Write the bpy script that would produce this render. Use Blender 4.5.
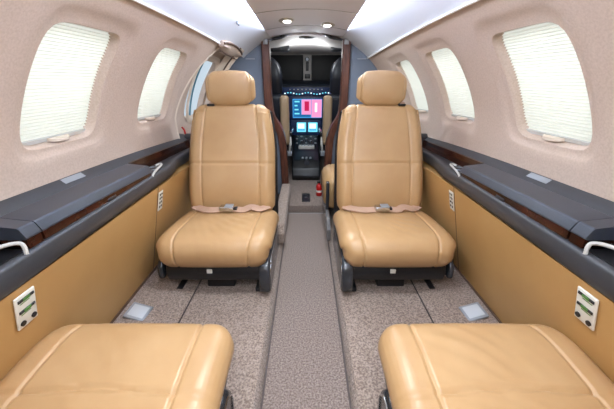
import bpy, bmesh, math, random
from mathutils import Vector, Matrix
random.seed(7)
PI = math.pi
S = bpy.context.scene
C = S.collection
R = math.radians
for o in list(bpy.data.objects): bpy.data.objects.remove(o)

# ------------------------------------------------------------------ camera, world, exposure
H = 1.04                                  # eye height above the aisle floor
cam = bpy.data.cameras.new('camera'); cam.lens = 17.6; cam.sensor_width = 36; cam.clip_start = .02; cam.shift_x = .0016
co = bpy.data.objects.new('camera', cam); C.objects.link(co)
co.location = (0, 0, H); co.rotation_euler = (R(90 - 22.5), 0, 0)
S.camera = co
w = bpy.data.worlds.new('sky'); S.world = w; w.use_nodes = True
w.node_tree.nodes['Background'].inputs[0].default_value = (.78, .9, 1, 1)
w.node_tree.nodes['Background'].inputs[1].default_value = .7
S.view_settings.view_transform = 'Standard'; S.view_settings.look = 'None'
S.view_settings.exposure = 0.27; S.view_settings.gamma = 1
DAY = 0.62          # watts of daylight behind each shade
COVE = 58.0         # emission strength of the cove strips
SPOT = 3.7        # watts of each ceiling downlight

# ------------------------------------------------------------------ materials
def lin(c):
    return tuple(((v/255)/12.92 if v/255 <= .04045 else ((v/255+.055)/1.055)**2.4) for v in c) + (1,)
def mat(name, col, rough=.5, metal=0, col2=None, nscale=40, bump=0, bscale=200, bdist=.001, coat=0, emit=None, estr=0, spec=.5, trans=0, stretch=None, detail=4, sheen=0, vein=None):
    m = bpy.data.materials.new(name); m.use_nodes = True
    n = m.node_tree.nodes; l = m.node_tree.links; b = n['Principled BSDF']
    b.inputs['Base Color'].default_value = lin(col); b.inputs['Roughness'].default_value = rough
    b.inputs['Metallic'].default_value = metal; b.inputs['Coat Weight'].default_value = coat
    b.inputs['Specular IOR Level'].default_value = spec
    b.inputs['Transmission Weight'].default_value = trans
    if sheen: b.inputs['Sheen Weight'].default_value = sheen
    tc = n.new('ShaderNodeTexCoord'); mp = n.new('ShaderNodeMapping'); l.new(tc.outputs['Object'], mp.inputs[0])
    if stretch: mp.inputs['Scale'].default_value = stretch
    if col2:
        t = n.new('ShaderNodeTexNoise'); t.inputs['Scale'].default_value = nscale; t.inputs['Detail'].default_value = detail
        l.new(mp.outputs[0], t.inputs['Vector'])
        r = n.new('ShaderNodeValToRGB'); r.color_ramp.elements[0].position = .35; r.color_ramp.elements[1].position = .65
        r.color_ramp.elements[0].color = lin(col); r.color_ramp.elements[1].color = lin(col2)
        l.new(t.outputs[0], r.inputs[0]); l.new(r.outputs[0], b.inputs['Base Color'])
    if bump:
        t2 = n.new('ShaderNodeTexNoise'); t2.inputs['Scale'].default_value = bscale; t2.inputs['Detail'].default_value = 5
        l.new(mp.outputs[0], t2.inputs['Vector'])
        bp = n.new('ShaderNodeBump'); bp.inputs['Strength'].default_value = bump; bp.inputs['Distance'].default_value = bdist
        l.new(t2.outputs[0], bp.inputs['Height']); l.new(bp.outputs[0], b.inputs['Normal'])
    if emit:
        b.inputs['Emission Color'].default_value = lin(emit); b.inputs['Emission Strength'].default_value = estr
    return m
M = {}
M['leather'] = mat('tan_leather', (179,142,99), .34, col2=(187,151,108), nscale=6, bump=.35, bscale=260, bdist=.0006, spec=.5)
M['stitch'] = mat('pale_stitching', (226,196,152), .7)
M['fabric'] = mat('beige_headliner', (200,180,166), .9, col2=(189,169,154), nscale=160, bump=.4, bscale=500, bdist=.0008)
M['white'] = mat('white_headliner', (218,222,230), .6, bump=.2, bscale=300, bdist=.0005)
M['ceil'] = mat('ceiling_panel', (236,238,250), .6, bump=.1, bscale=300, bdist=.0005)
M['panel'] = mat('tan_side_panel', (186,146,92), .5, col2=(180,140,86), nscale=5, bump=.25, bscale=350, bdist=.0005)
M['ledge'] = mat('dark_slate_leather', (54,56,61), .42, bump=.3, bscale=420, bdist=.0005, spec=.6)
M['lid'] = mat('slate_lid', (54,59,69), .32, bump=.2, bscale=420, bdist=.0004, spec=.6)
M['wood'] = mat('dark_burl_wood', (64,30,18), .16, col2=(30,14,9), nscale=9, stretch=(6,1,1), spec=.35, coat=.12, detail=8)
M['postwood'] = mat('red_walnut', (96,56,42), .35, col2=(64,36,28), nscale=10, stretch=(8,8,1), detail=7)
M['carpet'] = mat('raised_carpet', (180,162,150), 1, col2=(120,104,95), nscale=150, bump=1, bscale=260, bdist=.004, spec=.1, sheen=.2)
M['carpet2'] = mat('aisle_carpet', (162,146,137), 1, col2=(110,96,89), nscale=150, bump=1, bscale=260, bdist=.004, spec=.1, sheen=.2)
M['black'] = mat('black_plastic', (22,23,27), .4)
M['dark'] = mat('dark_grey_plastic', (44,48,55), .25, spec=.6, coat=.3)
M['divider'] = mat('blue_grey_divider', (104,114,130), .6, bump=.3, bscale=300, bdist=.0006)
M['chrome'] = mat('brushed_metal', (200,202,206), .25, 1)
M['steel'] = mat('grey_steel', (160,166,174), .4, .4)
M['silverp'] = mat('silver_plastic', (190,188,184), .35)
M['strap'] = mat('tan_webbing', (186,152,130), .8, bump=.6, bscale=700, bdist=.0006)
M['trim'] = mat('cream_trim', (222,206,190), .5)
M['browntrim'] = mat('brown_trim', (92,70,56), .4)
M['red'] = mat('red_paint', (190,24,24), .3)
M['plate'] = mat('pale_plate', (222,222,216), .45)
M['green'] = mat('green_mark', (84,132,66), .5)
M['glare'] = mat('glareshield', (40,46,58), .5, bump=.3, bscale=200)
M['avionics'] = mat('avionics_glow_blue', (38,58,104), .4)  # blue glow of the displays painted into the panel and bezel colour
M['cockpit'] = mat('cockpit_liner', (200,196,192), .7)
M['navy'] = mat('dark_cockpit_leather', (28,31,40), .4)
M['cream'] = mat('cockpit_leather', (178,152,122), .5)
def emis(name, col, st):
    m = bpy.data.materials.new(name); m.use_nodes = True; n = m.node_tree.nodes; n.remove(n['Principled BSDF'])
    e = n.new('ShaderNodeEmission'); e.inputs[0].default_value = lin(col); e.inputs[1].default_value = st
    m.node_tree.links.new(e.outputs[0], n['Material Output'].inputs[0]); return m
M['led'] = emis('cove_led', (226,235,255), COVE)
M['lamp'] = emis('downlight_lens', (255,252,245), 6)
M['scr_blue'] = emis('screen_blue', (70,160,225), .9)
M['scr_navy'] = emis('screen_navy', (40,110,170), .8)
M['scr_pink'] = emis('screen_pink', (240,150,200), 1.0)
M['scr_red'] = emis('screen_red', (200,40,90), .9)
M['scr_white'] = emis('screen_white', (215,245,255), 1.5)
M['scr_cyan'] = emis('screen_cyan', (110,210,235), 1.2)
# pleated shade: lets daylight through
m = bpy.data.materials.new('pleated_shade'); m.use_nodes = True; n = m.node_tree.nodes; l = m.node_tree.links
n.remove(n['Principled BSDF'])
d = n.new('ShaderNodeBsdfDiffuse'); d.inputs[0].default_value = lin((240,237,226))
t = n.new('ShaderNodeBsdfTranslucent'); t.inputs[0].default_value = lin((254,251,240))
x = n.new('ShaderNodeMixShader'); x.inputs[0].default_value = .6
l.new(d.outputs[0], x.inputs[1]); l.new(t.outputs[0], x.inputs[2]); l.new(x.outputs[0], n['Material Output'].inputs[0])
M['shade'] = m
m = bpy.data.materials.new('pane_glass'); m.use_nodes = True; n = m.node_tree.nodes; l = m.node_tree.links
n.remove(n['Principled BSDF']); a_ = n.new('ShaderNodeBsdfTransparent'); a_.inputs[0].default_value = (.93,.97,1,1)
b_ = n.new('ShaderNodeBsdfGlossy'); b_.inputs['Roughness'].default_value = .03; x = n.new('ShaderNodeMixShader'); x.inputs[0].default_value = .06
l.new(a_.outputs[0], x.inputs[1]); l.new(b_.outputs[0], x.inputs[2]); l.new(x.outputs[0], n['Material Output'].inputs[0]); M['glass'] = m

# ------------------------------------------------------------------ mesh helpers
def obj(name, bm, m, parent=None, smooth=35):
    me = bpy.data.meshes.new(name)
    bmesh.ops.recalc_face_normals(bm, faces=bm.faces) if smooth is not None and not getattr(bm, 'keep', False) else None
    bm.to_mesh(me); bm.free()
    for p in me.polygons: p.use_smooth = True
    me.set_sharp_from_angle(angle=R(smooth or 35))
    me.materials.append(m if not isinstance(m, str) else M[m])
    o = bpy.data.objects.new(name, me); C.objects.link(o)
    if parent: o.parent = parent
    return o
def thing(name, label, cat, loc=(0,0,0), group=None, rz=0):
    o = bpy.data.objects.new(name, None); C.objects.link(o); o.location = loc; o.rotation_euler[2] = rz
    o.empty_display_size = .1
    o['label'] = label; o['category'] = cat
    if group: o['group'] = group
    return o
def tag(o, label, cat, group=None):
    o['label'] = label; o['category'] = cat
    if group: o['group'] = group
    return o
def struct(name, bm, m, parent=None, label=None, smooth=35):
    o = obj(name, bm, m, parent, smooth)
    if not parent: o['kind'] = 'structure'
    if label: o['label'] = label
    return o
def copy_tree(o, parent=None):
    c = o.copy(); C.objects.link(c)
    if parent: c.parent = parent
    for ch in list(o.children): copy_tree(ch, c)
    return c
def box(a, b, bev=0, seg=3, bm=None):
    bm2 = bmesh.new()
    a = Vector(a); b = Vector(b); c = (a+b)/2; s = b-a
    bmesh.ops.create_cube(bm2, size=1, matrix=Matrix.Translation(c) @ Matrix.Diagonal((abs(s.x), abs(s.y), abs(s.z), 1)))
    if bev: bmesh.ops.bevel(bm2, geom=bm2.edges[:], offset=bev, segments=seg, profile=.5, affect='EDGES', clamp_overlap=True)
    return join(bm, bm2)
def join(bm, bm2):
    if bm is None: return bm2
    me = bpy.data.meshes.new('tmp'); bm2.to_mesh(me); bm2.free(); bm.from_mesh(me); bpy.data.meshes.remove(me); return bm
def xform(bm, mtx): bmesh.ops.transform(bm, matrix=mtx, verts=bm.verts[:]); return bm
def prism(poly, x0, x1, bev=0, seg=3, axis='x', bm=None):
    """polygon in the (y,z) plane drawn out along x (axis x), (x,z) along y (axis y), (x,y) along z"""
    b = bmesh.new()
    def P(p, t): return (t, p[0], p[1]) if axis == 'x' else ((p[0], t, p[1]) if axis == 'y' else (p[0], p[1], t))
    v0 = [b.verts.new(P(p, x0)) for p in poly]; v1 = [b.verts.new(P(p, x1)) for p in poly]
    n = len(poly)
    b.faces.new(v0); b.faces.new(v1[::-1])
    for i in range(n): b.faces.new((v0[i], v0[(i+1) % n], v1[(i+1) % n], v1[i]))
    bmesh.ops.recalc_face_normals(b, faces=b.faces)
    if bev: bmesh.ops.bevel(b, geom=b.edges[:], offset=bev, segments=seg, profile=.5, affect='EDGES', clamp_overlap=True)
    return join(bm, b)
def loft(rows, closed=False, caps=True, bm=None):
    b = bm or bmesh.new()
    vs = [[b.verts.new(p) for p in r] for r in rows]
    for i in range(len(vs)-1):
        n = len(vs[i])
        for j in range(n if closed else n-1):
            k = (j+1) % n
            b.faces.new((vs[i][j], vs[i][k], vs[i+1][k], vs[i+1][j]))
    if closed and caps:
        for r in (vs[0], vs[-1]):
            c = b.verts.new(sum((v.co for v in r), Vector())/len(r))
            for j in range(len(r)): b.faces.new((r[j], r[(j+1) % len(r)], c))
    return b
def catmull(pts, n, closed=False):
    pts = [Vector(p) for p in pts]; out = []
    m = len(pts); segs = m if closed else m-1
    per = max(1, n//segs)
    for i in range(segs):
        if closed: p0, p1, p2, p3 = pts[(i-1) % m], pts[i], pts[(i+1) % m], pts[(i+2) % m]
        else: p0, p1, p2, p3 = pts[max(i-1,0)], pts[i], pts[i+1], pts[min(i+2,m-1)]
        for k in range(per):
            t = k/per
            out.append(.5*((2*p1)+(-p0+p2)*t+(2*p0-5*p1+4*p2-p3)*t*t+(-p0+3*p1-3*p2+p3)*t**3))
    if not closed: out.append(pts[-1])
    return out
def tube(pts, r, n=8, sm=24, flat=1, bm=None):
    pts = catmull(pts, sm) if sm else [Vector(p) for p in pts]
    rows = []; up = Vector((.13,.2,1)).normalized()
    for i, p in enumerate(pts):
        t = (pts[min(i+1,len(pts)-1)]-pts[max(i-1,0)]).normalized()
        a = t.cross(up).normalized(); b_ = a.cross(t).normalized()
        rows.append([p + a*math.cos(2*PI*k/n)*r + b_*math.sin(2*PI*k/n)*r*flat for k in range(n)])
    return join(bm, loft(rows, closed=True))
def cyl(p, q, r, n=20, r2=None, bev=0, bm=None):
    p = Vector(p); q = Vector(q); d = q-p; b = bmesh.new()
    mt = Matrix.Translation((p+q)/2) @ d.to_track_quat('Z','Y').to_matrix().to_4x4()
    bmesh.ops.create_cone(b, cap_ends=True, segments=n, radius1=r, radius2=r if r2 is None else r2, depth=d.length, matrix=mt)
    if bev: bmesh.ops.bevel(b, geom=[e for e in b.edges if len(e.link_faces) == 2 and max(len(f.verts) for f in e.link_faces) > 4], offset=bev, segments=2, affect='EDGES')
    return join(bm, b)
def pad(prof, W, Rr, groove=None, seams=(), n=160, nx=44, puff=0, seamw=.005):
    """upholstered pad: closed profile in (y,z) drawn across x with rolled edges and sewn grooves.  W(y,z) = half width"""
    pr = catmull([(a, b, 0) for a, b in prof], n, True); n = len(pr)
    area = sum(pr[i].x*pr[(i+1) % n].y-pr[(i+1) % n].x*pr[i].y for i in range(n))
    sg = 1 if area > 0 else -1
    nm = []
    for i in range(n):
        t = (pr[(i+1) % n]-pr[i-1]); nm.append(Vector((t.y, -t.x, 0)).normalized()*sg)
    us = {round(-1+2*i/nx, 4) for i in range(nx+1)} | {s*(1-.004*k*k) for k in range(1,7) for s in (-1,1)}
    for s in seams:
        for dlt in (-2,-1.2,-.6,0,.6,1.2,2): us |= {s+dlt*seamw/.26, -s+dlt*seamw/.26}
    rows = []
    for u in sorted(us):
        row = []
        for i, p in enumerate(pr):
            wd = W(p.x, p.y); x = u*wd; e = wd-abs(x)
            ins = Rr-math.sqrt(max(0, Rr*Rr-(Rr-e)**2)) if e < Rr else 0
            for s in seams:
                ins += .0055*math.exp(-((abs(u)-s)*wd/seamw)**2)
            ins -= puff*(1-min(1, abs(u))**2)
            if groove: ins += groove(u, p.x, p.y)
            q = p-nm[i]*ins
            row.append((x, q.x, q.y))
        rows.append(row)
    return loft(rows, closed=True)

# ------------------------------------------------------------------ cabin shell
CZ, CR = .66, .84                       # centre height and radius of the lining
def sc(y): return 1-.135*max(0, (y-1.15)/1.45)**1.9
def shell(y, a, k=1.0):                 # a in degrees from horizontal, right side
    r = CR*sc(y)
    return Vector((r*k*math.cos(R(a)), y, CZ+r*k*math.sin(R(a))))
A0, A1 = 1.0, 48.0
def dl(y): return y
def bay(bm, y0, y1, yc, hw, a0, a1, side, fwd=None, off=0, N=72):
    """one lining bay with a rounded window opening and its sloped reveal"""
    def P(y, a, out=0):
        v = shell(y, a); nrm = Vector((math.cos(R(a)), 0, math.sin(R(a))))
        v = v + nrm*(out+off); return Vector((v.x*side, v.y, v.z))
    ac = (a0+a1)/2; ha = (a1-a0)/2
    def rect(th):
        c, s = math.cos(th), math.sin(th); m = max(abs(c), abs(s)); u, v = c/m, s/m
        a = (A0+A1)/2+v*(A1-A0)/2
        yf = y1 if fwd is None else fwd(a)
        return (y0+(u+1)/2*(yf-y0), a)
    def rrect(th, k=1, sh=(0,0), p=7):
        c, s = math.cos(th), math.sin(th)
        r = (abs(c)**p+abs(s)**p)**(-1/p)
        return (yc+sh[0]+c*r*hw*k+.0021*s*r*ha*k, ac+sh[1]+s*r*ha*k)
    ths = [2*PI*i/N for i in range(N)]
    rings = []
    def far_(th):                        # outer edge of the shallow dish round the window
        q = rrect(th, 1.26, (.012, 1.2)); r_ = rect(th)
        return (max(y0+.01, min(q[0], (y1 if fwd is None else fwd(q[1]))-.015)), max(A0+.6, min(q[1], A1-.8)))
    for k in range(6):
        f = k/5
        rings.append([P(*(rect(t)[j]*(1-f)+far_(t)[j]*f for j in (0,1))) for t in ths])
    for f, o_ in ((.25,.004),(.5,.009),(.8,.0105),(1,.011)):
        rings.append([P(*(far_(t)[j]*(1-f)+rrect(t, 1.0)[j]*f for j in (0,1)), o_) for t in ths])
    # rolled edge, then the reveal sloping in to the shade
    for (sk, out) in ((.985,.014),(.97,.020),(.955,.030),(.945,.044)):
        rings.append([P(*rrect(t, sk), out) for t in ths])
    loft([r+[r[0]] for r in rings], bm=bm)
    return P
WIN = [(-.82,.135),(-.22,.135),(.39,.135),(1.058,.172),(1.672,.152),(2.15,.125)]
BAY = [-1.15,-.52,.085,.70,1.345,1.885,2.62]
WA0, WA1 = 12.2, 38.6
def lfwd(a): return 1.87+.26*max(0, (a-12)/36)**1.3 + .05*max(0,(12-a)/11)
for side, nm in ((-1, 'left'), (1, 'right')):
    bm = bmesh.new()
    for i, (yc, hw) in enumerate(WIN):
        if side == -1 and i == 5: continue
        bay(bm, BAY[i], BAY[i+1], yc, hw, WA0, WA1, side, lfwd if (side == -1 and i == 4) else None)
    # lining continues down behind the ledge
    bmesh.ops.remove_doubles(bm, verts=bm.verts[:], dist=.0008)
    wall = struct('wall_'+nm, bm, 'fabric')
    # white upper lining from the crown line up over the cove
    ys = [-1.15+i*(2.62+1.15)/50 for i in range(51)]
    bm = loft([[Vector((shell(y, a).x*side, y, shell(y, a, 1.0).z)) for a in (48,52,57,62,67,72,78,84,90)] for y in ys])
    struct('upper_lining', bm, 'white', wall)
    # bright bead on the crown line
    ye = 2.08 if side == -1 else 2.6
    pts = [Vector((shell(y, 48.2, .992).x*side, y, shell(y, 48.2, .992).z)) for y in [-1.1+i*(ye+1.1)/40 for i in range(41)]]
    struct('crown_bead', tube(pts, .0055, 8, 0), mat('bead_white', (244,242,238), .4), wall)

# floors
RZ = .07
bm = bmesh.new()
EDGE = [(.156,0.0),(.158,.03),(.163,.052),(.172,.066),(.186,.071),(.20,RZ)]
ys = [-1.15,-.5,0,.5,1,1.5,2,2.32]
loft([[(-.156, y, 0), (0, y, 0), (.156, y, 0)] for y in ys], bm=bm)
struct('floor', bm, 'carpet2')
fl = bpy.data.objects['floor']
bm = bmesh.new()
for s in (-1, 1):
    loft([[(s*x, y, z) for x, z in EDGE+[(.35,RZ),(.549,RZ)]] for y in ys+[2.9]], bm=bm)
    loft([[(s*x, y, z) for x, z in [(.551,RZ-.004),(.553,RZ+.006),(.562,RZ+.012),(.68,RZ+.022),(.86,RZ+.035)]] for y in ys+[2.9]], bm=bm)
box((-.9,-1.15,-.06),(.9,2.32,-.01), bm=bm)
struct('raised_floor_carpet', bm, 'carpet', fl)
bm = bmesh.new()
box((-.5,2.32,0),(.5,4.3,RZ), .004, bm=bm)
struct('vestibule_floor', bm, 'carpet2', fl)
# aisle edge crease (dark binding)
for s in (-1,1):
    struct('edge_binding', box((s*.547,-1.1,RZ-.003),(s*.5535,2.31,RZ+.0035), .001), mat('binding2', (70,62,60), .9), fl)
    struct('edge_binding', box((s*.150,-1.1,.0),(s*.1565,2.31,.006), .001), mat('binding', (92,82,80), .9), fl)

# lower side panels
def lw(z):                               # x of the lower panel face
    return .775+(.52-(H-z))*-.10
for side, nm in ((-1,'left'),(1,'right')):
    wall = bpy.data.objects['wall_'+nm]
    def lp(y, z):
        base = .815-.115*(z-.1)/.47
        return Vector((side*base*(.25+.75*sc(y))**1.0, y, z))
    zs = [.06,.10,.14,.2,.3,.4,.5,.56,.572]
    ys2 = [-1.15+i*(2.62+1.15)/40 for i in range(41)]
    bm = loft([[lp(y, z) for z in zs] for y in ys2])
    # thin closing skirt behind, up to the lining
    struct('lower_panel', bm, 'panel', wall)
    bm = loft([[lp(y, .56), Vector((side*.87*(.25+.75*sc(y)), y, .60)), Vector((shell(y,A0).x*side, y, shell(y,A0).z))] for y in ys2])
    struct('backing', bm, 'panel', wall)
    # kick trim at the floor and the upright seam by the seat
    pts = [lp(y, .107)+Vector((-side*.003,0,0)) for y in ys2]
    struct('kick_trim', tube(pts, .006, 6, 0), 'browntrim', wall)
    pts = [lp(1.34+.0*z, z)+Vector((-side*.0005,0,0)) for z in zs[1:]]
    struct('panel_seam', tube(pts, .0014, 6, 0), 'browntrim', wall)

# centre ceiling panel, slightly vaulted
def cpan(y):
    t = max(0, min(1, (y-1.0)/1.6)); return (.25+.026*t, 1.356-.018*t)
bm = bmesh.new(); rows = []
for i in range(31):
    y = -1.15+i*(2.6+1.15)/30; hw, z = cpan(y)
    sec = []
    for u in (-1,-.97,-.8,-.5,-.25,0,.25,.5,.8,.97,1):
        sec.append((u*hw, y, z+.035*(1-u*u)**1.0 * (max(0,(y-.6)/2)) + (.004 if abs(u) == 1 else 0)))
    top = [(x_, y, z_+.018) for x_, _, z_ in sec][::-1]
    rows.append(sec+top)
loft(rows, closed=True, bm=bm)
cl = struct('ceiling', bm, 'ceil')
for s in (-1,1):
    rows = []
    for i in range(31):
        y = -1.1+i*3.68/30; hw, z = cpan(y)
        rows.append([(s*(hw-.03), y, z+.024), (s*(hw-.03), y, z+.044)])
    struct('cove_strip', loft(rows), 'led', cl)
# seams across the ceiling panel
for yy in (1.15, 1.75, 2.25):
    hw, z = cpan(yy); k = .035*max(0,(yy-.6)/2)
    struct('panel_joint', tube([(u*hw, yy, z+k*(1-u*u)-.0005) for u in (-1,-.6,-.3,0,.3,.6,1)], .0012, 6, 20), 'steel', cl)

# aft bulkhead behind the camera and hull closing over the cockpit
bm = loft([[Vector((CR*1.06*math.cos(R(a)), -1.15, CZ+CR*1.06*math.sin(R(a)))) for a in range(-60, 241, 10)]], closed=True)
b = bmesh.new()
vs = [b.verts.new((CR*1.04*math.cos(R(a)), -1.15, CZ+CR*1.04*math.sin(R(a)))) for a in range(-55, 236, 10)]
b.faces.new(vs); struct('wall_back', b, 'fabric'); bm.free()

# ------------------------------------------------------------------ window shades
names = {3:'nearest', 4:'second'}
for side in (-1,1):
    for i, (yc, hw) in enumerate(WIN):
        if side == -1 and i == 5: continue
        def P(y, a, out):
            v = shell(y, a); nn = Vector((math.cos(R(a)), 0, math.sin(R(a)))); v = v+nn*out
            return Vector((v.x*side, v.y, v.z))
        a0, a1 = WA0-1.0, WA1+1.0
        if i <= 2: lab = 'white pleated shade in a cabin window behind the viewpoint'
        else:
            wsd = 'left' if side < 0 else 'right'
            lab = {3:'large glowing pleated shade drawn over the %s wall window nearest the viewer' % wsd,
                   4:'glowing pleated shade over the %s wall window between near and far seats' % wsd,
                   5:'glowing pleated shade in the right wall window partly behind the far headrest'}[i]
        th = thing('window_shade', lab, 'window shade', P(yc, a0, .05), 'pleated window shades')
        L = th.location.copy()
        NP = 40; rows = []
        for k in range(NP*2+1):
            a = a0+1.2+(a1-a0-1.2)*k/(NP*2)
            rows.append([P(yc-hw*1.02+2*hw*1.02*j/2+.0021*(a-25), a, .038+(.0075 if k % 2 else 0))-L for j in range(3)])
        o = obj('pleated_cloth', loft(rows), 'shade', th, 10)
        for p in o.data.polygons: p.use_smooth = False
        rows = [[P(yc-.027+u*hw*.95, a0+1.75+da, out)-L for (da, out) in ((0,.030),(.8,.030),(.8,.043),(0,.043))] for u in (-1,-.5,0,.5,1)]
        obj('bottom_rail', loft(rows, closed=True), 'silverp', th)
        # pull tab, a shallow lip
        sec = []
        rows = []
        for q in range(13):
            u = -1+q/6; dep = math.sqrt(max(0,1-u*u))
            yy = yc-.027+u*.045
            rows.append([P(yy, a0+2.4, .028)-L, P(yy, a0+2.45, .028-.020*dep-.001)-L, P(yy, a0+1.8, .028-.022*dep-.001)-L, P(yy, a0+1.7, .028)-L])
        obj('pull_tab', loft(rows, closed=True), 'trim', th)
        # pane and the daylight outside it
        rows = [[P(yc-hw*1.1, a0-2+(a1-a0+4)*k/8, .085), P(yc+hw*1.1, a0-2+(a1-a0+4)*k/8, .085)] for k in range(9)]
        wn = struct('window_%d' % ((i+1) if side < 0 else i+7), loft(rows), 'glass')
        ld = bpy.data.lights.new('daylight', 'AREA'); ld.shape = 'RECTANGLE'; ld.size = .5; ld.size_y = .4
        ld.energy = DAY*(1 if i < 5 else .8); ld.color = (.97,.99,1)
        lo = bpy.data.objects.new('daylight', ld); C.objects.link(lo)
        am = (a0+a1)/2; lo.location = P(yc, am, .22)
        dirv = (P(yc, am, 0)-lo.location).normalized(); lo.rotation_euler = dirv.to_track_quat('-Z','Y').to_euler()

# ------------------------------------------------------------------ passenger seats
def seat(cx, y, side, label, far=True, width=.272, group='tan leather club seats'):
    """side: +1 right of the aisle, -1 left.  local x outboard = side"""
    t = thing('cabin_seat', label, 'seat', (side*cx, y, RZ), group)
    k = width/.26
    prof = [(0,.235),(.010,.272),(.045,.300),(.12,.309),(.22,.303),(.33,.292),(.45,.272),(.50,.245),(.505,.19),(.47,.155),(.3,.15),(.14,.152),(.05,.158),(.012,.192)]
    def gr(u, y_, z_):
        g = 0
        if not far and z_ > .25: g += .007*math.exp(-((y_-.235-.02*abs(u))/.006)**2)*(1 if abs(u) < .66 else .6)
        if z_ > .22: g += .0009*math.sin(u*31+y_*23)*math.sin(y_*41+u*9)*(1-abs(u))
        if z_ > .22 and y_ > .03: g += .0014*math.exp(-((u-.2)/.35)**2)*math.sin(y_*95+u*22+math.sin(u*9))*(1 if not far else .5)
        return g
    def wc(y_, z_):
        f = width
        if y_ < .10: f -= .018*((.10-y_)/.10)**2
        if z_ < .2: f -= .02*((.2-z_)/.05)**1
        return f
    cu = obj('seat_cushion', pad(prof, wc, .058, gr, seams=(.65,), puff=.004, nx=56, n=224), 'leather', t, 60)
    # stitch rows beside the seams
    # dark pan and pedestal
    obj('seat_pan', prism([(.040,.085),(.028,.125),(.04,.172),(.49,.172),(.49,.085),(.42,.065),(.10,.065)], -.22*k, .22*k, .012), 'black', t)
    bm = prism([(.10,0),(.13,.095),(.43,.095),(.46,0)], -.07, .07, .006)
    box((-.21,.06,.0),(-.18,.50,.022), .004, bm=bm); box((.18,.06,.0),(.21,.50,.022), .004, bm=bm)
    box((-.20,.2,.018),(.20,.24,.05), .006, bm=bm)
    obj('pedestal', bm, 'black', t)
    # side cover towards the aisle
    s = -side if far else side
    cov = prism([(.018,.028),(.008,.09),(.018,.150),(.040,.182),(.08,.196),(.14,.198),(.44,.19),(.50,.16),(.50,.012),(.06,.012)], s*(.198 if far else .190)*k, s*(.250 if far else .247)*k, .014, 4)
    if not far: xform(cov, Matrix.Translation((0,.085,-.035)))
    cv = obj('side_cover', cov, 'dark', t)
    obj('chrome_strip', xform(tube([(s*.3035*k, .035,.05),(s*.3035*k,.030,.13),(s*.3035*k,.050,.165),(s*.3035*k,.10,.184),(s*.3035*k,.42,.172)], .0028, 6, 30), Matrix.Translation((-s*.052*k,0,0) if far else (-s*.055*k,.085,-.035))), 'chrome', cv)
    obj('outer_cover', prism([(.04,.09),(.04,.15),(.08,.20),(.46,.20),(.48,.09)], -s*(.235 if far else .20)*k, -s*(.262 if far else .225)*k, .010, 3), 'dark', t)
    # small tag and bolt on the pan front
    obj('tag', box((-.035,.026,.132),(-.010,.034,.152), .002), 'plate', t)
    # back
    lean = 0 if far else 1
    def L(p):                              # near seats lie further back
        y_, z_ = p
        if far: return p
        return (y_ + .06 + .18*max(0, z_-.27), z_ - .0)
    bp = [(.452,.262),(.447,.32),(.462,.40),(.500,.50),(.545,.60),(.585,.70),(.622,.785),(.648,.828),(.685,.837),(.712,.818),(.700,.76),(.655,.62),(.60,.46),(.565,.34),(.55,.25),(.50,.235)]
    bp = [L(p) for p in bp]
    def wb(y_, z_):
        f = width*.918
        if z_ > .55: f -= .040*((z_-.55)/.29)**1.7
        if z_ < .36: f -= .012*((.36-z_)/.12)**2
        return f*(1 if far else .80)
    def gb(u, y_, z_):
        g = .0065*math.exp(-((z_-.535)/.0055)**2)
        if far: g -= .006*math.exp(-((abs(u)-.84)/.1)**2)*(1 if z_ < .8 else 0)
        return g
    obj('seat_back', pad(bp, wb, .05, gb, seams=(.66,), puff=.006, n=256, nx=50), 'leather', t, 60)
    # dark rear shell a little wider than the cushion
    sh = [L(p) for p in [(.545,.20),(.57,.34),(.61,.47),(.66,.62),(.70,.76),(.70,.80),(.735,.80),(.74,.75),(.70,.60),(.65,.44),(.61,.30),(.60,.19)]]
    obj('back_shell', pad(sh, lambda y_, z_: (width*.94-.03*max(0,(z_-.5)/.3)**2)*(1 if far else .80), .02, n=72, nx=20), 'black', t, 60)
    hp = [L((p[0], p[1]-.011)) for p in [(.640,.872),(.634,.92),(.640,.975),(.658,1.012),(.69,1.024),(.722,1.010),(.735,.96),(.735,.90),(.722,.862),(.68,.850),(.653,.853)]]
    def wh(y_, z_):
        f = .139
        if z_ > .96: f -= .022*((z_-.96)/.06)**2
        if z_ < .88: f -= .012*((.88-z_)/.03)**2
        return f
    hr = obj('headrest', pad(hp, wh, .042, None, seams=(.86,), puff=.008, n=132, nx=34, seamw=.0035), 'leather', t, 60)
    pa, pb = L((.69,.80)), L((.692,.90))
    for sx in (-.05, .05): obj('headrest_post', cyl((sx, pa[0], pa[1]), (sx, pb[0], pb[1]), .008, 12), 'chrome', hr)
    if not far:
        for o_ in t.children:
            if o_.name.split('.')[0] in ('seat_back','back_shell','headrest'): o_.location.x = side*.055
    # lap belt lying across the back of the cushion
    if far:
        def strap(pts, wd=.022, th_=.0025):
            pts = catmull(pts, 28); rows = []
            for i, p in enumerate(pts):
                tt = (pts[min(i+1,len(pts)-1)]-pts[max(i-1,0)]).normalized()
                a = tt.cross(Vector((0,-.35,1))).normalized(); nn = a.cross(tt).normalized()
                rows.append([p+a*wd+nn*th_, p+a*wd-nn*th_, p-a*wd-nn*th_, p-a*wd+nn*th_])
            return loft(rows, closed=True)
        Z0 = .294
        bm = strap([(-.215,.445,Z0+.005),(-.16,.405,Z0+.006),(-.11,.375,Z0+.012),(-.06,.385,Z0+.008),(-.02,.385,Z0+.014)])
        obj('seat_belt', bm, 'strap', t)
        bm = strap([(.215,.445,Z0+.005),(.17,.40,Z0+.008),(.12,.41,Z0+.014),(.08,.385,Z0+.008),(.03,.385,Z0+.014)])
        sb = obj('seat_belt', bm, 'strap', t)
        bk = obj('belt_buckle', box((-.048,.355,Z0+.008),(.03,.405,Z0+.034), .006), 'chrome', t)
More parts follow.
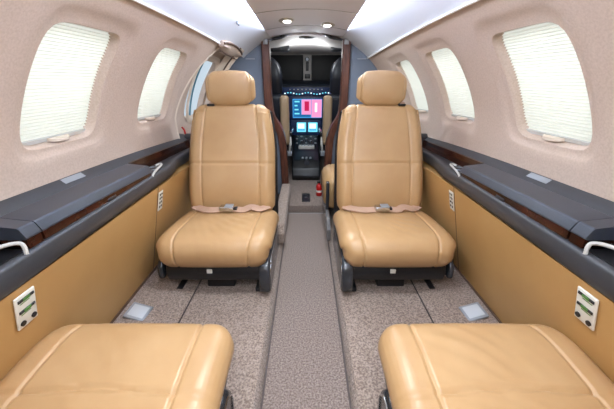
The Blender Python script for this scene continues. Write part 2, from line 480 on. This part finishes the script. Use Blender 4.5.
        obj('buckle_flap', box((-.018,.359,Z0+.032),(.028,.401,Z0+.039), .003), 'steel', bk)
        obj('belt_end', box((.03,.37,Z0+.012),(.048,.398,Z0+.024), .003), 'black', bk)
        # shoulder harness slot by the headrest, outboard corner
        q = L((.655,.832))
        g_ = obj('harness_guide', box((side*.115-.018, q[0]-.016, q[1]+.001),(side*.115+.022, q[0]+.02, q[1]+.014), .004), 'black', t)
        obj('shoulder_strap', box((side*.115-.006, q[0]-.006, q[1]-.002),(side*.115+.018, q[0]+.05, q[1]+.022), .003), 'strap', g_)
    return t
seat(.430, 1.15, -1, 'tan leather club seat facing the viewer, far left beside the aisle')
seat(.430, 1.15, 1, 'tan leather club seat facing the viewer, far right beside the aisle')
ns = seat(.487, 0, -1, 'near left club seat seen from above, large tan cushion in left foreground', far=False, width=.280)
ns.location.y = .722; ns.rotation_euler[2] = PI
ns2 = seat(.487, 0, 1, 'near right club seat seen from above, large tan cushion in right foreground', far=False, width=.280)
ns2.location.y = .722; ns2.rotation_euler[2] = PI

# ------------------------------------------------------------------ side ledges
def kx(y): return .25+.75*sc(y)
def dr(y): return .026*max(0, min(1.4, (y-.6)))
for side, nm in ((-1,'left'),(1,'right')):
    yo = 1.31
    t = thing('side_ledge', 'dark slate ledge with hinged table lid and wood inlay along the %s cabin wall' % nm, 'ledge', (side*.80, 1.0, .5), 'side ledges under the windows')
    L = Vector(t.location)
    def Q(X, y, D, f=1.0):
        if X < .76: X += .032*max(0, min(1, (y-1.48)/.17))
        return Vector((side*X*kx(y), y, H-D-dr(y)*f))-L
    ys = [-1.12+3.2*i/60 for i in range(61)]
    ys = [y for y in ys if y < 2.0]+[2.02]
    def body(y):
        return [(.875,.290,1),(.845,.295,1),(.806,.327,1),(.802,.331,1),(.801,.394,.5),(.73,.394,.2),(.699,.395,0),(.691,.398,0),(.686,.406,0),(.690,.445,-.3),(.698,.465,-.4),(.708,.472,-.4),(.875,.50,-.4)]
    def bodyp(y): return [Q(a, y, b, f) for a, b, f in body(y)]
    obj('ledge_body', loft([bodyp(y) for y in ys], closed=True), 'ledge', t, 50)
    lidsec = [(.797,.3255,1),(.794,.3245,1),(.709,.3345,1),(.704,.339,1),(.693,.360,1),(.693,.364,1),(.697,.366,1),(.797,.366,1)]
    def run(y0, y1, n=24): return [y0+(y1-y0)*i/n for i in range(n+1)]
    ld = obj('table_lid', loft([[Q(a+(0 if 0<i<24 else .002), y, b+(0 if 0<i<24 else .002), f) for a,b,f in lidsec] for i, y in enumerate(run(.706, yo))], closed=True), 'lid', t, 14)
    obj('wood_inlay', loft([[Q(a, y, b, f) for a,b,f in ((.697,.366,1),(.697,.392,.4),(.75,.392,.4),(.75,.366,1))] for y in run(.708, yo-.01)], closed=True), 'wood', ld)
    obj('latch', box(Q(.694,.98,.376), Q(.706,1.03,.391), .003), 'black', ld)
    # end block with wooden end, dark well with silver frame
    eb = obj('end_block', loft([[Q(a, y, b, f) for a,b,f in lidsec] for y in run(.655,.700,4)], closed=True), 'lid', t, 14)
    obj('block_wood', loft([[Q(a, y, b, f) for a,b,f in ((.696,.366,1),(.696,.392,.4),(.79,.392,.4),(.79,.366,1))] for y in run(.658,.700,3)], closed=True), 'wood', eb)
    obj('well', loft([[Q(a, y, b, f) for a,b,f in ((.703,.3915,.2),(.703,.396,.2),(.803,.396,.5),(.803,.335,1),(.7995,.335,1),(.7995,.3915,.5))] for y in run(.33,.654,6)], closed=True), 'black', t)
    obj('well_handle', tube([Q(.692,.640,.398),Q(.695,.644,.380),(Q(.703,.644,.369)),Q(.722,.628,.366),Q(.735,.58,.364),Q(.737,.50,.366),Q(.73,.46,.395)], .005, 8, 30, 1), 'silverp', t)
    obj('table_lid', loft([[Q(a, y, b, f) for a,b,f in lidsec] for y in run(-1.1,.32)], closed=True), 'lid', t, 50)
    # forward armrest flat with wooden backboard and cup well
    obj('wood_backboard', loft([[Q(a, y, b, f) for a,b,f in ((.83,.3215,1),(.797,.3285,1),(.792,.392,.5),(.83,.392,.5))] for y in run(yo+.015,1.98)], closed=True), 'wood', t)
    p = Q(.742,1.40,.393,.3)
    cw = obj('cup_well', cyl(p, p+Vector((0,0,.006)), .026, 28, bev=.002), 'black', t)
    obj('cup_rim', tube([p+Vector((.028*math.cos(2*PI*k/24),.028*math.sin(2*PI*k/24),.006)) for k in range(25)], .0025, 6, 0), 'steel', cw)
    obj('curved_handle', tube([Q(.692,1.295,.398),Q(.692,1.30,.38),Q(.692,1.325,.368),Q(.70,1.38,.362),Q(.71,1.43,.36),Q(.724,1.445,.36),Q(.74,1.43,.364)], .0048, 8, 30), 'silverp', t)
    e = obj('ledge_end', prism([(1.985,.60),(1.985,.735),(2.0,.75),(2.03,.75),(2.05,.70),(2.05,.60)], side*.76*kx(2)-L.x, side*.83*kx(2)-L.x, .006, bm=None), 'ledge', t)
    bpy.context.view_layer.update()
    e.data.transform(Matrix.Translation((0,-L.y,-L.z-dr(2))))
    # inlaid plate on the outer strip
    rows = [[Q(a, y, b-.0025, 1) for a, b in ((.833,.3048),(.816,.3188))] for y in run(.97,1.07,3)]
    obj('inlaid_plate', loft(rows), 'steel', t)

# control panels, placards on the lower side panels
def lpx(y, z): return (.815-.115*(z-.1)/.47)*kx(y)
for side, nm in ((-1,'left'),(1,'right')):
    def place(o_y, o_z, lab, name, cat):
        z0, z1 = o_z-.05, o_z+.05
        t = thing(name, lab, cat, (side*(lpx(o_y, o_z)-.001), o_y, o_z))
        lean = math.atan2(lpx(o_y,z0)-lpx(o_y,z1), .1)
        t.rotation_euler = (0, -side*lean, 0)
        return t
    s = -side
    t = place(.604, H-.535, 'white switch plate with green marks and two jacks on the %s side panel' % nm, 'control_panel', 'control panel')
    obj('face_plate', box((0,-.029,-.050),(s*.006,.029,.050), .003), 'plate', t)
    for k, zz in enumerate((.036, .002)):
        sl = obj('switch_slot', box((s*.0055,-.023,zz-.0045),(s*.008,.023,zz+.0045), .002), 'black', t)
        obj('green_mark', box((s*.0078,-.010,zz-.004),(s*.0088,.010,zz+.004)), 'green', sl)
        for q in (-.019,.019): obj('button', box((s*.0078,q-.003,zz-.003),(s*.0092,q+.003,zz+.003), .001), 'dark', sl)
        obj('green_line', box((s*.006,-.018,zz-.011),(s*.0068,.010,zz-.009)), 'green', t)
    for q in (-.016,.016):
        obj('jack_socket', cyl((s*.0055,q,-.034),(s*.009,q,-.034), .0072, 20), 'black', t)
    t = place(1.367, H-.545, 'small white card with black symbols on the %s panel by the far cushion' % nm, 'placard', 'placard')
    obj('card', box((0,-.022,-.05),(s*.003,.022,.05), .001), 'plate', t)
    for zz in (.034,.014,-.008,-.030):
        obj('symbol', box((s*.0028,-.014,zz-.006),(s*.0036,-.002,zz+.006)), 'black', t)
        obj('symbol', box((s*.0028,.004,zz-.004),(s*.0036,.015,zz+.005)), 'dark', t)
    # grey cover plate lying on the carpet by the panel
    t = thing('floor_plate', 'square grey plastic plate lying on the carpet against the %s side panel' % nm, 'plate', (side*.735, 1.035, RZ+.026))
    t.rotation_euler = (R(4), -side*R(16), side*R(4))
    obj('plate_body', box((-.045,-.042,0),(.045,.042,.012), .004), 'steel', t)
    obj('grille', box((-.034,-.031,.011),(.034,.031,.0135), .002), mat('pale_grey', (200,206,212), .5), t)

# ------------------------------------------------------------------ entry door, left forward
dk = bmesh.new(); bay(dk, 1.84, 2.60, 2.27, .135, 9, 38, -1, off=.045)
d1 = struct('door_1', dk, 'fabric')
def PL(y, a, out=0):
    v = shell(y, a); nn = Vector((math.cos(R(a)),0,math.sin(R(a)))); v = v+nn*out; return Vector((-v.x, v.y, v.z))
bm = loft([[PL(1.85+.75*i/12, A0, .045), Vector((-.87,1.85+.75*i/12,.55)), Vector((-.87,1.85+.75*i/12,.07))] for i in range(13)])
struct('door_lower_panel', bm, 'trim', d1)
aa = [1+47*i/30 for i in range(31)]
struct('door_jamb', loft([[PL(lfwd(a), a, 0), PL(lfwd(a)+.012, a, -.004), PL(lfwd(a)+.028, a, .004), PL(lfwd(a)+.03, a, .05)] for a in aa]), 'trim', d1)
struct('door_seal', tube([PL(lfwd(a)+.045, a, .038) for a in aa], .006, 8, 0), 'trim', d1)
rows = [[PL(2.12+.3*j/2, 7+34*k/8, .098) for j in range(3)] for k in range(9)]
wp = struct('window_14', loft(rows), 'glass')
struct('window_divider', tube([PL(2.262, 9+30*k/8, .085) for k in range(9)], .006, 6, 0), mat('teal_seal', (70,120,140), .5), wp)
struct('window_surround', loft([[PL(2.27+ (abs(math.cos(th_))**.4*(1 if math.cos(th_)>0 else -1))*r, 23.5+(abs(math.sin(th_))**.4*(1 if math.sin(th_)>0 else -1))*r*14.5/.135, o_) for r,o_ in ((.128,.046),(.136,.038),(.150,.038),(.158,.046))] for th_ in [2*PI*i/48 for i in range(49)]]), 'trim', wp)
# arched door frame and its cap bracket
t = thing('door_arch', 'cream arched frame rib curving up behind the left headrest', 'frame', PL(2.42, 20))
L = Vector(t.location)
rows = []
for i in range(25):
    a = 2+50*i/24
    rows.append([PL(y_, a, o_)-L for y_, o_ in ((2.40,.04),(2.40,-.012),(2.412,-.022),(2.438,-.022),(2.45,-.012),(2.45,.04))])
obj('rib', loft(rows, closed=True), 'trim', t)
obj('seal_strip', tube([PL(2.395, 2+50*i/24, -.006)-L for i in range(25)], .005, 6, 0), 'browntrim', t)
t = thing('corner_cap', 'beige cap with brown edging where the left crown bead meets the door frame', 'bracket', PL(2.24, 50))
L = Vector(t.location)
rows = []
for i in range(13):
    y_ = 2.06+.38*i/12; e = 2.6*math.sin(PI*min(1,max(0,(i+.4)/12.8)))**.5
    rows.append([PL(y_, 48-e*.8, -.002)-L, PL(y_, 48-e*.8, -.022)-L, PL(y_, 49, -.034)-L, PL(y_, 49+e, -.022)-L, PL(y_, 49+e, -.002)-L])
obj('cap_body', loft(rows, closed=True), 'fabric', t)
obj('cap_edging', tube([PL(2.06+.38*i/12, 49+2.6*math.sin(PI*min(1,max(0,(i+.4)/12.8)))**.5, -.024)-L for i in range(13)], .007, 6, 0), 'browntrim', t)
obj('cap_edging', tube([PL(2.10+.34*i/12, 45.5, -.022)-L for i in range(13)], .005, 6, 0), 'browntrim', t)
t = thing('door_pull', 'red pull handle low on the entry door behind the left seat', 'handle', PL(2.02, 3, .02))
obj('grip', tube([(0,0,.05),(.015,-.01,.035),(.02,-.01,0),(.015,0,-.035),(0,0,-.05)], .006, 8, 20), 'red', t)
obj('mount', box((-.012,-.012,-.06),(.006,.012,-.045), .002, bm=None), 'chrome', t)
t = thing('coat_hook', 'tiny grey button hook on the white lining above the left door', 'hook', PL(2.0, 60, -.004))
obj('hook_base', cyl((0,0,.004),(.006,0,-.010), .010, 16, bev=.002), 'steel', t)
obj('hook_tip', cyl((.004,0,-.008),(.012,0,-.016), .005, 12), 'steel', t)

# ------------------------------------------------------------------ divider and doorway
DY = 2.60
OPEN = [(.155,RZ),(.160,.30),(.168,.48),(.180,.60),(.215,.69),(.258,.76),(.274,.84),(.280,1.0),(.280,1.325)]
for s, nm in ((-1,'left'),(1,'right')):
    outer = [(s*(shell(DY,a,1.075).x), shell(DY,a,1.075 if a < 50 else 1).z) for a in range(67, -1, -4)]+[(s*.74,.4),(s*.74,RZ)]
    inner = [(s*(x+.03), z) for x, z in OPEN]
    poly = inner+outer
    d_ = struct('wall_divider_'+nm, prism(poly, DY, DY+.03, 0, axis='y'), 'divider')
    rows = []
    pts = catmull([(x, z, 0) for x, z in OPEN], 48)
    for p in pts:
        rows.append([(s*p.x, DY-.03, p.y),(s*(p.x+.006), DY-.036, p.y),(s*(p.x+.054), DY-.036, p.y),(s*(p.x+.060), DY-.03, p.y),(s*(p.x+.060), DY+.03, p.y),(s*p.x, DY+.05, p.y)])
    t = obj('wood_door_post', loft(rows, closed=True), 'postwood')
    tag(t, 'red walnut post edging the %s side of the cockpit doorway' % nm, 'door post', 'walnut doorway posts')
    t = obj('post_bracket', box((s*.290,DY-.043,1.29),(s*.325,DY-.034,1.325), .004), 'steel')
    tag(t, 'silver bracket at the top of the %s walnut doorway post' % nm, 'bracket')
    # little wall light dash on the divider
    struct('divider_trim', box((s*.40,DY-.004,1.19),(s*.47,DY,1.197), .001), 'steel', d_)
# carpeted plinths beside the aisle, forward
t = obj('carpet_plinth', prism([(1.68,RZ),(1.68,.14),(1.73,.185),(2.0,.19),(2.545,.19),(2.545,RZ)], -.215, -.138, .012), 'carpet')
tag(t, 'carpet covered plinth between the left far seat and the aisle', 'plinth')
t = obj('plinth_panel', prism([(1.72,RZ),(1.72,.15),(1.80,.20),(2.30,.20),(2.30,RZ)], .135, .16, .006), mat('smoked_grey', (112,110,112), .15, spec=.8))
tag(t, 'glossy grey base box between the right far seat and the aisle', 'base box')
# jump seat behind the right far seat
t = thing('jump_seat', 'small tan side seat behind the right far seat, rounded end showing', 'seat', (.375, 2.22, RZ))
jp = [(-.20,.10),(-.245,.17),(-.25,.27),(-.20,.335),(0,.35),(.20,.33),(.235,.26),(.235,.16),(.20,.11),(0,.10)]
obj('seat_cushion', pad(jp, lambda a, b: .25, .085, seams=(.7,), n=100, nx=30), 'leather', t, 60)
obj('base', box((-.17,-.2,0),(.2,.2,.12), .01), 'black', t)
t = obj('belt_reel', box((.138,1.93,.20),(.160,1.97,.40), .006), 'dark')
tag(t, 'dark upright belt reel post beside the small side seat', 'belt reel')
# extinguisher
t = thing('fire_extinguisher', 'small red fire extinguisher on the floor right of the cockpit doorway', 'fire extinguisher', (.118, 2.56, RZ))
b = bmesh.new(); prof = [(0,0),(.024,0),(.028,.006),(.028,.085),(.022,.100),(.011,.108),(.011,.118),(0,.118)]
loft([[Vector((r*math.cos(2*PI*k/20), r*math.sin(2*PI*k/20), z)) for k in range(20)] for r, z in [(max(r,.0005),z) for r,z in prof]], closed=True, bm=b)
obj('cylinder_body', b, 'red', t)
obj('paper_label', cyl((0,0,.035),(0,0,.055), .0284, 20), 'plate', t)
obj('valve', box((-.018,-.008,.116),(.012,.008,.136), .003), 'black', t)

# ceiling downlights
DL = [(-1,2.04,'left oval ceiling downlight in a chrome bezel'),(1,2.17,'right oval ceiling downlight in a chrome bezel')]
DL += [(s_, y_, 'added oval ceiling downlight out of view, brightening the cabin') for y_ in (.95,.15,-.65) for s_ in (-1,1)]  # unseen extra downlights, added along the ceiling to brighten the cabin
for s, yy, lab in DL:
    hw, z = cpan(yy); x_ = s*(.118 if yy < 2.1 else .14); zc = z+.035*(1-(x_/hw)**2)*max(0,(yy-.6)/2)
    t = thing('ceiling_downlight', lab, 'ceiling light', (x_, yy, zc), 'ceiling downlights')
    b = bmesh.new(); bmesh.ops.create_uvsphere(b, u_segments=24, v_segments=12, radius=1, matrix=Matrix.Diagonal((.046,.078,.014,1)))
    obj('bezel', b, 'silverp', t)
    b = bmesh.new(); bmesh.ops.create_uvsphere(b, u_segments=20, v_segments=10, radius=1, matrix=Matrix.Translation((s*-.006,-.022,-.007)) @ Matrix.Diagonal((.026,.036,.011,1)))
    obj('lens', b, 'lamp', t)
    ld = bpy.data.lights.new('downlight', 'AREA'); ld.shape='DISK'; ld.size = .10; ld.energy = SPOT; ld.color = (.86,.94,1)
    lo = bpy.data.objects.new('downlight', ld); C.objects.link(lo); lo.location = (x_, yy-.03, zc-.02)

# ------------------------------------------------------------------ cockpit
TH = R(22.5); CT, ST = math.cos(TH), math.sin(TH)
def at(px, py, y):                         # the point at distance y seen at a photo position
    u = (px-306)/300; v = (py-204.5)/300
    # D from v = (D*CT-y*ST)/(y*CT+D*ST)
    D = y*(ST+v*CT)/(CT-v*ST); Z = y*CT+D*ST
    return Vector((u*Z, y, H-D))
def abox(x0, y0, x1, y1, Y, dep, bev=.004, bm=None):
    a = at(x0, y0, Y); b = at(x1, y1, Y)
    return box((a.x, Y, b.z), (b.x, Y+dep, a.z), bev, bm=bm)
ck = bmesh.new()
rows = []
for i in range(12):
    y_ = 2.63+1.9*i/11; k = 1.0-.02*(i/11)
    rows.append([Vector((CR*k*math.cos(R(a))*1.0, y_, CZ-.05*i/11+CR*k*math.sin(R(a)))) for a in range(-50, 231, 7)])
loft(rows, bm=ck); struct('wall_cockpit', ck, 'navy')
y_=4.53; b = bmesh.new(); b.faces.new([b.verts.new(v) for v in [(CR*.98*math.cos(R(a)), 4.53, CZ-.05+CR*.98*math.sin(R(a))) for a in range(-50,231,7)]]); struct('wall_front', b, 'navy')
# arch rim, overhead liner
arch = [(-.285,1.322),(-.24,1.328),(-.19,1.338),(-.13,1.362),(-.07,1.385),(0,1.392),(.07,1.385),(.13,1.362),(.19,1.338),(.24,1.328),(.285,1.322)]
ap = catmull([(x, z, 0) for x, z in arch], 60)
t = obj('doorway_arch', loft([[(p.x, 2.60, p.y),(p.x, 2.60, p.y+.018),(p.x, 2.655, p.y+.018),(p.x, 2.655, p.y)] for p in ap], closed=True), 'dark')
tag(t, 'dark curved rim over the top of the cockpit doorway', 'trim')
b = loft([[(p.x, 2.60, p.y+.016),(p.x*1.0, 2.60, 1.46)] for p in ap]); struct('trim_1', b, 'ceil')
rows = []
for i in range(12):
    f = i/11; y_ = 2.655+1.05*f
    rows.append([Vector((p.x*(1+.9*f), y_, (p.y*(1-f)+(H+.262)*f)-.02*math.sin(PI*f))) for p in ap])
ov = struct('ceiling_cockpit', loft(rows), 'cockpit')
b = bmesh.new()
loft([[at(px, py, 3.70)+Vector((0,0,.0)) for px, py in ((262,55),(350,55))],[at(px, py, 3.69) for px, py in ((262,50),(350,50))]], bm=b)
struct('trim_2', b, 'cockpit')

t = thing('overhead_console', 'small black overhead console under the doorway arch', 'console', at(307.5,36,2.8)); L = Vector(t.location)
obj('console_body', xform(abox(299,33.5,316,37.8,2.80,.06), Matrix.Translation(-L)), 'black', t)
for px in (304, 311): obj('knob', cyl(at(px,36,2.795)-L, at(px,36,2.805)-L, .007, 12), 'steel', t)
for px, lab in ((297,'left round white lamp beside the black overhead console'),(317.5,'right round white lamp beside the black overhead console')):
    p = at(px,38.5,2.86); t = thing('cockpit_lamp', lab, 'lamp', p, 'cockpit lamps')
    obj('lamp_ring', cyl((0,-.004,0),(0,.008,0), .016, 18, bev=.002), 'silverp', t)
    obj('lamp_lens', cyl((0,-.008,0),(0,-.002,0), .011, 16), 'lamp', t)
    ld = bpy.data.lights.new('cockpit_light', 'POINT'); ld.energy = 1.3; ld.shadow_soft_size = .02; ld.color = (.92,.96,1)
    lo = bpy.data.objects.new('cockpit_light', ld); C.objects.link(lo); lo.location = p+Vector((0,.10,-.11))
for x0, x1, lab in ((268,290,'black vent pod at the left of the cockpit overhead'),(331,344,'black vent pod at the right of the cockpit overhead')):
    p = at((x0+x1)/2, 48, 3.0); t = thing('vent_pod', lab, 'vent', p)
    obj('pod_shell', xform(abox(x0,45,x1,51.5,3.0,.06,.02), Matrix.Translation(-p)), 'black', t)
    for q in (.3,.6):
        c = at(x0+(x1-x0)*q, 48, 2.995)-p; obj('nozzle', cyl(c, c+Vector((0,.012,0)), .018, 16, bev=.003), 'dark', t)
# windshield blackout panels, centre post with compass
for k, (x0, x1, lab) in enumerate(((270,303.5,'black cover panel over the left cockpit windshield'),(311,344,'black cover panel over the right cockpit windshield'))):
    p = at((x0+x1)/2, 68, 3.86)
    t = thing('windshield_cover', lab, 'windshield cover', p, 'windshield covers')
    obj('panel', xform(abox(x0,54,x1,82,3.86,.03,.012), Matrix.Translation(-p)), mat('cover_black', (12,13,16), .55) if k == 0 else bpy.data.materials['cover_black'], t)
    e = [at(a,b_,3.855)-p for a,b_ in ((x0+1,55),(x1-1,55),(x1-1,81),(x0+1,81),(x0+1,55))]
    obj('piping', tube(e, .004, 6, 0), 'navy', t)
t = thing('windshield_post', 'pale centre post between the covered windshields with a compass', 'post', at(307,68,3.82)); L = Vector(t.location)
obj('post_body', xform(abox(303,52,311.5,81,3.82,.05,.01), Matrix.Translation(-L)), 'cockpit', t)
c = at(307.2,59.5,3.80)-L
cp = obj('compass', cyl(c+Vector((0,-.03,0)), c+Vector((0,.03,0)), .026, 20, bev=.004), 'black', t)
obj('compass_face', cyl(c+Vector((0,-.033,0)), c+Vector((0,-.029,0)), .017, 20), 'steel', cp)
obj('compass_stem', xform(abox(305.8,62,308.6,71,3.80,.02,.004), Matrix.Translation(-L)), 'black', t)
obj('card_holder', xform(abox(304.8,74,310,78.5,3.80,.02,.004), Matrix.Translation(-L)), 'black', t)
# instrument panel
t = thing('instrument_panel', 'cockpit instrument panel with lit displays seen through the doorway', 'instrument panel', (0, 3.7, RZ)); L = Vector(t.location)
T = Matrix.Translation(-L)
a = at(278,83,3.62); 
gs = [(3.60, at(306,86.5,3.6).z),(3.62, at(306,84,3.62).z),(3.84, at(306,80,3.84).z),(3.84,.9),(3.62, at(306,96,3.62).z),(3.595, at(306,90,3.6).z)]
obj('glareshield', xform(prism(gs, -.52, .52, .008), T), 'glare', t)
pn = obj('panel_face', xform(abox(262,95,350,132,3.66,.25), T), 'avionics', t)
sw = obj('switch_row', xform(abox(282,87.5,332,95.5,3.585,.05), T), 'avionics', t)
for i in range(16):
    px = 285+i*2.9; c = at(px, 93.5-.8*math.sin(i), 3.58)-L
    obj('switch_light', box(c-Vector((.007,0,.006)), c+Vector((.007,.008,.006))), 'scr_cyan' if i % 3 else 'scr_white', sw)
for i in range(9):
    px = 290+i*4; c = at(px, 89.5, 3.58)-L
    obj('knob', cyl(c, c+Vector((0,.012,0)), .007, 10), 'steel', sw)
obj('avionics_bezel', xform(abox(287.5,95.5,324,119.5,3.62,.05), T), 'avionics', t)
ds = obj('main_display', xform(abox(292.5,99,321.8,118,3.612,.02), T), 'scr_blue', t)
def patch(name, x0,y0,x1,y1, Y, m, par): obj(name, xform(abox(x0,y0,x1,y1,Y,.006,0), T), m, par)
patch('display_window', 293.2,100,301,117,3.609,'scr_navy',ds)
patch('display_window', 301.6,99.6,311,114.6,3.609,'scr_pink',ds)
patch('display_window', 311.6,99.6,321.4,117.4,3.609,'scr_pink',ds)
patch('display_window', 304.5,101.5,309,111,3.606,'scr_red',ds)
patch('display_window', 315,103,317,112,3.606,'scr_white',ds)
for yy in (101,105,109,113): patch('display_text', 294.5,yy,297.5+yy%3,yy+1.4,3.606,'scr_cyan',ds)
patch('display_window', 301,114.6,310.4,117,3.606,'scr_navy',ds)
lb = obj('radio_bezel', xform(abox(291,120,321,135,3.60,.06), T), 'avionics', t)
for x0 in (296.8, 308.2):
    s2 = obj('radio_display', xform(abox(x0,122.5,x0+9.2,132,3.595,.02), T), 'scr_cyan', lb)
    patch('display_window', x0+1.2,123.7,x0+7.5,128.5,3.592,'scr_white',s2)
    patch('display_text', x0+1.2,129.4,x0+8,130.6,3.592,'scr_blue',s2)
for px in (284, 328):
    c = at(px,104,3.6)-L
    obj('side_gauge', cyl(c, c+Vector((0,.06,0)), .03, 20, bev=.004), 'black', t)
# centre pedestal
t = thing('centre_pedestal', 'black throttle pedestal between the pilot seats', 'pedestal', (0, 3.2, RZ)); L = Vector(t.location)
pr = [(3.00,RZ),(2.97,.12),(3.0,.20),(3.10,.26),(3.30,.31),(3.45,.37),(3.56,.43),(3.585,.45),(3.585,RZ)]
obj('pedestal_body', xform(prism(pr, -.145, .145, .04, 5), Matrix.Translation(-L)), 'black', t)
c = at(306.5,147,3.22)-L
q_ = obj('throttle_quadrant', box(c-Vector((.085,.03,.02)), c+Vector((.085,.05,.015)), .008), 'silverp', t)
for px in (-.05,-.02,.02,.05):
    lv = obj('lever', cyl(c+Vector((px,0,0)), c+Vector((px,-.03,.07)), .006, 10), 'chrome', q_)
for r_ in range(4):
    for k in range(5):
        c = at(297+k*4.6, 136.5+r_*2.2, 3.50-.035*r_)-L
        obj('button', box(c-Vector((.012,.01,.006)), c+Vector((.012,.01,.006)), .002), 'steel' if (k+r_) % 2 else 'dark', t)
c = at(306.5,163,2.99)-L
obj('trim_wheel', cyl(c+Vector((0,.0,0)), c+Vector((0,.03,0)), .03, 20, bev=.004), 'dark', t)
for px in (-.04,.0,.04): obj('button', box(c+Vector((px-.01,-.012,.045)), c+Vector((px+.01,.02,.06)), .002), 'steel', t)
# pilot seats with arm levers
for s, lab in ((-1,'left pilot seat with dark headrest seen from behind through the doorway'),(1,'right pilot seat with dark headrest seen from behind through the doorway')):
    t = thing('pilot_seat', lab, 'seat', (s*.37, 3.0, RZ), 'pilot seats')
    obj('seat_cushion', pad([(.12,.24),(.12,.34),(.2,.37),(.5,.36),(.58,.33),(.58,.25),(.5,.22),(.2,.22)], lambda a,b: .19, .04, n=64, nx=20), 'navy', t)
    obj('seat_back', pad([(.06,.30),(-.02,.6),(-.05,.80),(-.03,.845),(.02,.85),(.06,.82),(.09,.6),(.15,.3)], lambda a,b: .20-.02*max(0,(b-.7)/.15), .035, n=72, nx=22), 'navy', t, 60)
    bo = obj('side_bolster', pad([(-.03,.42),(-.06,.6),(-.075,.80),(-.06,.86),(-.02,.865),(.02,.84),(.05,.6),(.08,.42)], lambda a,b: .042, .03, n=72, nx=14), 'cream', t, 60); bo.location.x = -s*.166; bo.location.z = -.03
    obj('headrest', pad([(-.03,.87),(-.06,1.0),(-.04,1.13),(0,1.16),(.05,1.13),(.05,1.0),(.04,.86),(0,.84)], lambda a,b: .15-.05*max(0,(b-1.0)/.16)**2, .05, n=72, nx=22), 'navy', t, 60)
    obj('seat_base', box((-.16,.15,0),(.16,.5,.23), .01), 'black', t)
    a_ = obj('armrest', box((-s*.215-.018,.02,.46),(-s*.215+.018,.32,.50), .01), 'dark', t)
    obj('arm_lever', tube([(-s*.212,.04,.44),(-s*.216,.0,.40),(-s*.212,-.02,.36),(-s*.205,.0,.31)], .012, 8, 16), 'silverp', a_)
    obj('arm_bracket', box((-s*.20-.025,-.01,.26),(-s*.20+.025,.03,.31), .006), 'steel', t)
# hatch in the vestibule floor
p = at(306.5,191,2.64); yv = 2.50
t = thing('floor_hatch', 'small dark rectangular latch plate in the vestibule carpet', 'hatch', (0, yv, RZ))
obj('hatch_plate', box((-.036,-.10,0),(.036,.10,.005), .002), 'black', t)
obj('hatch_ring', box((-.012,-.015,.004),(.012,.015,.008), .002), 'dark', t)
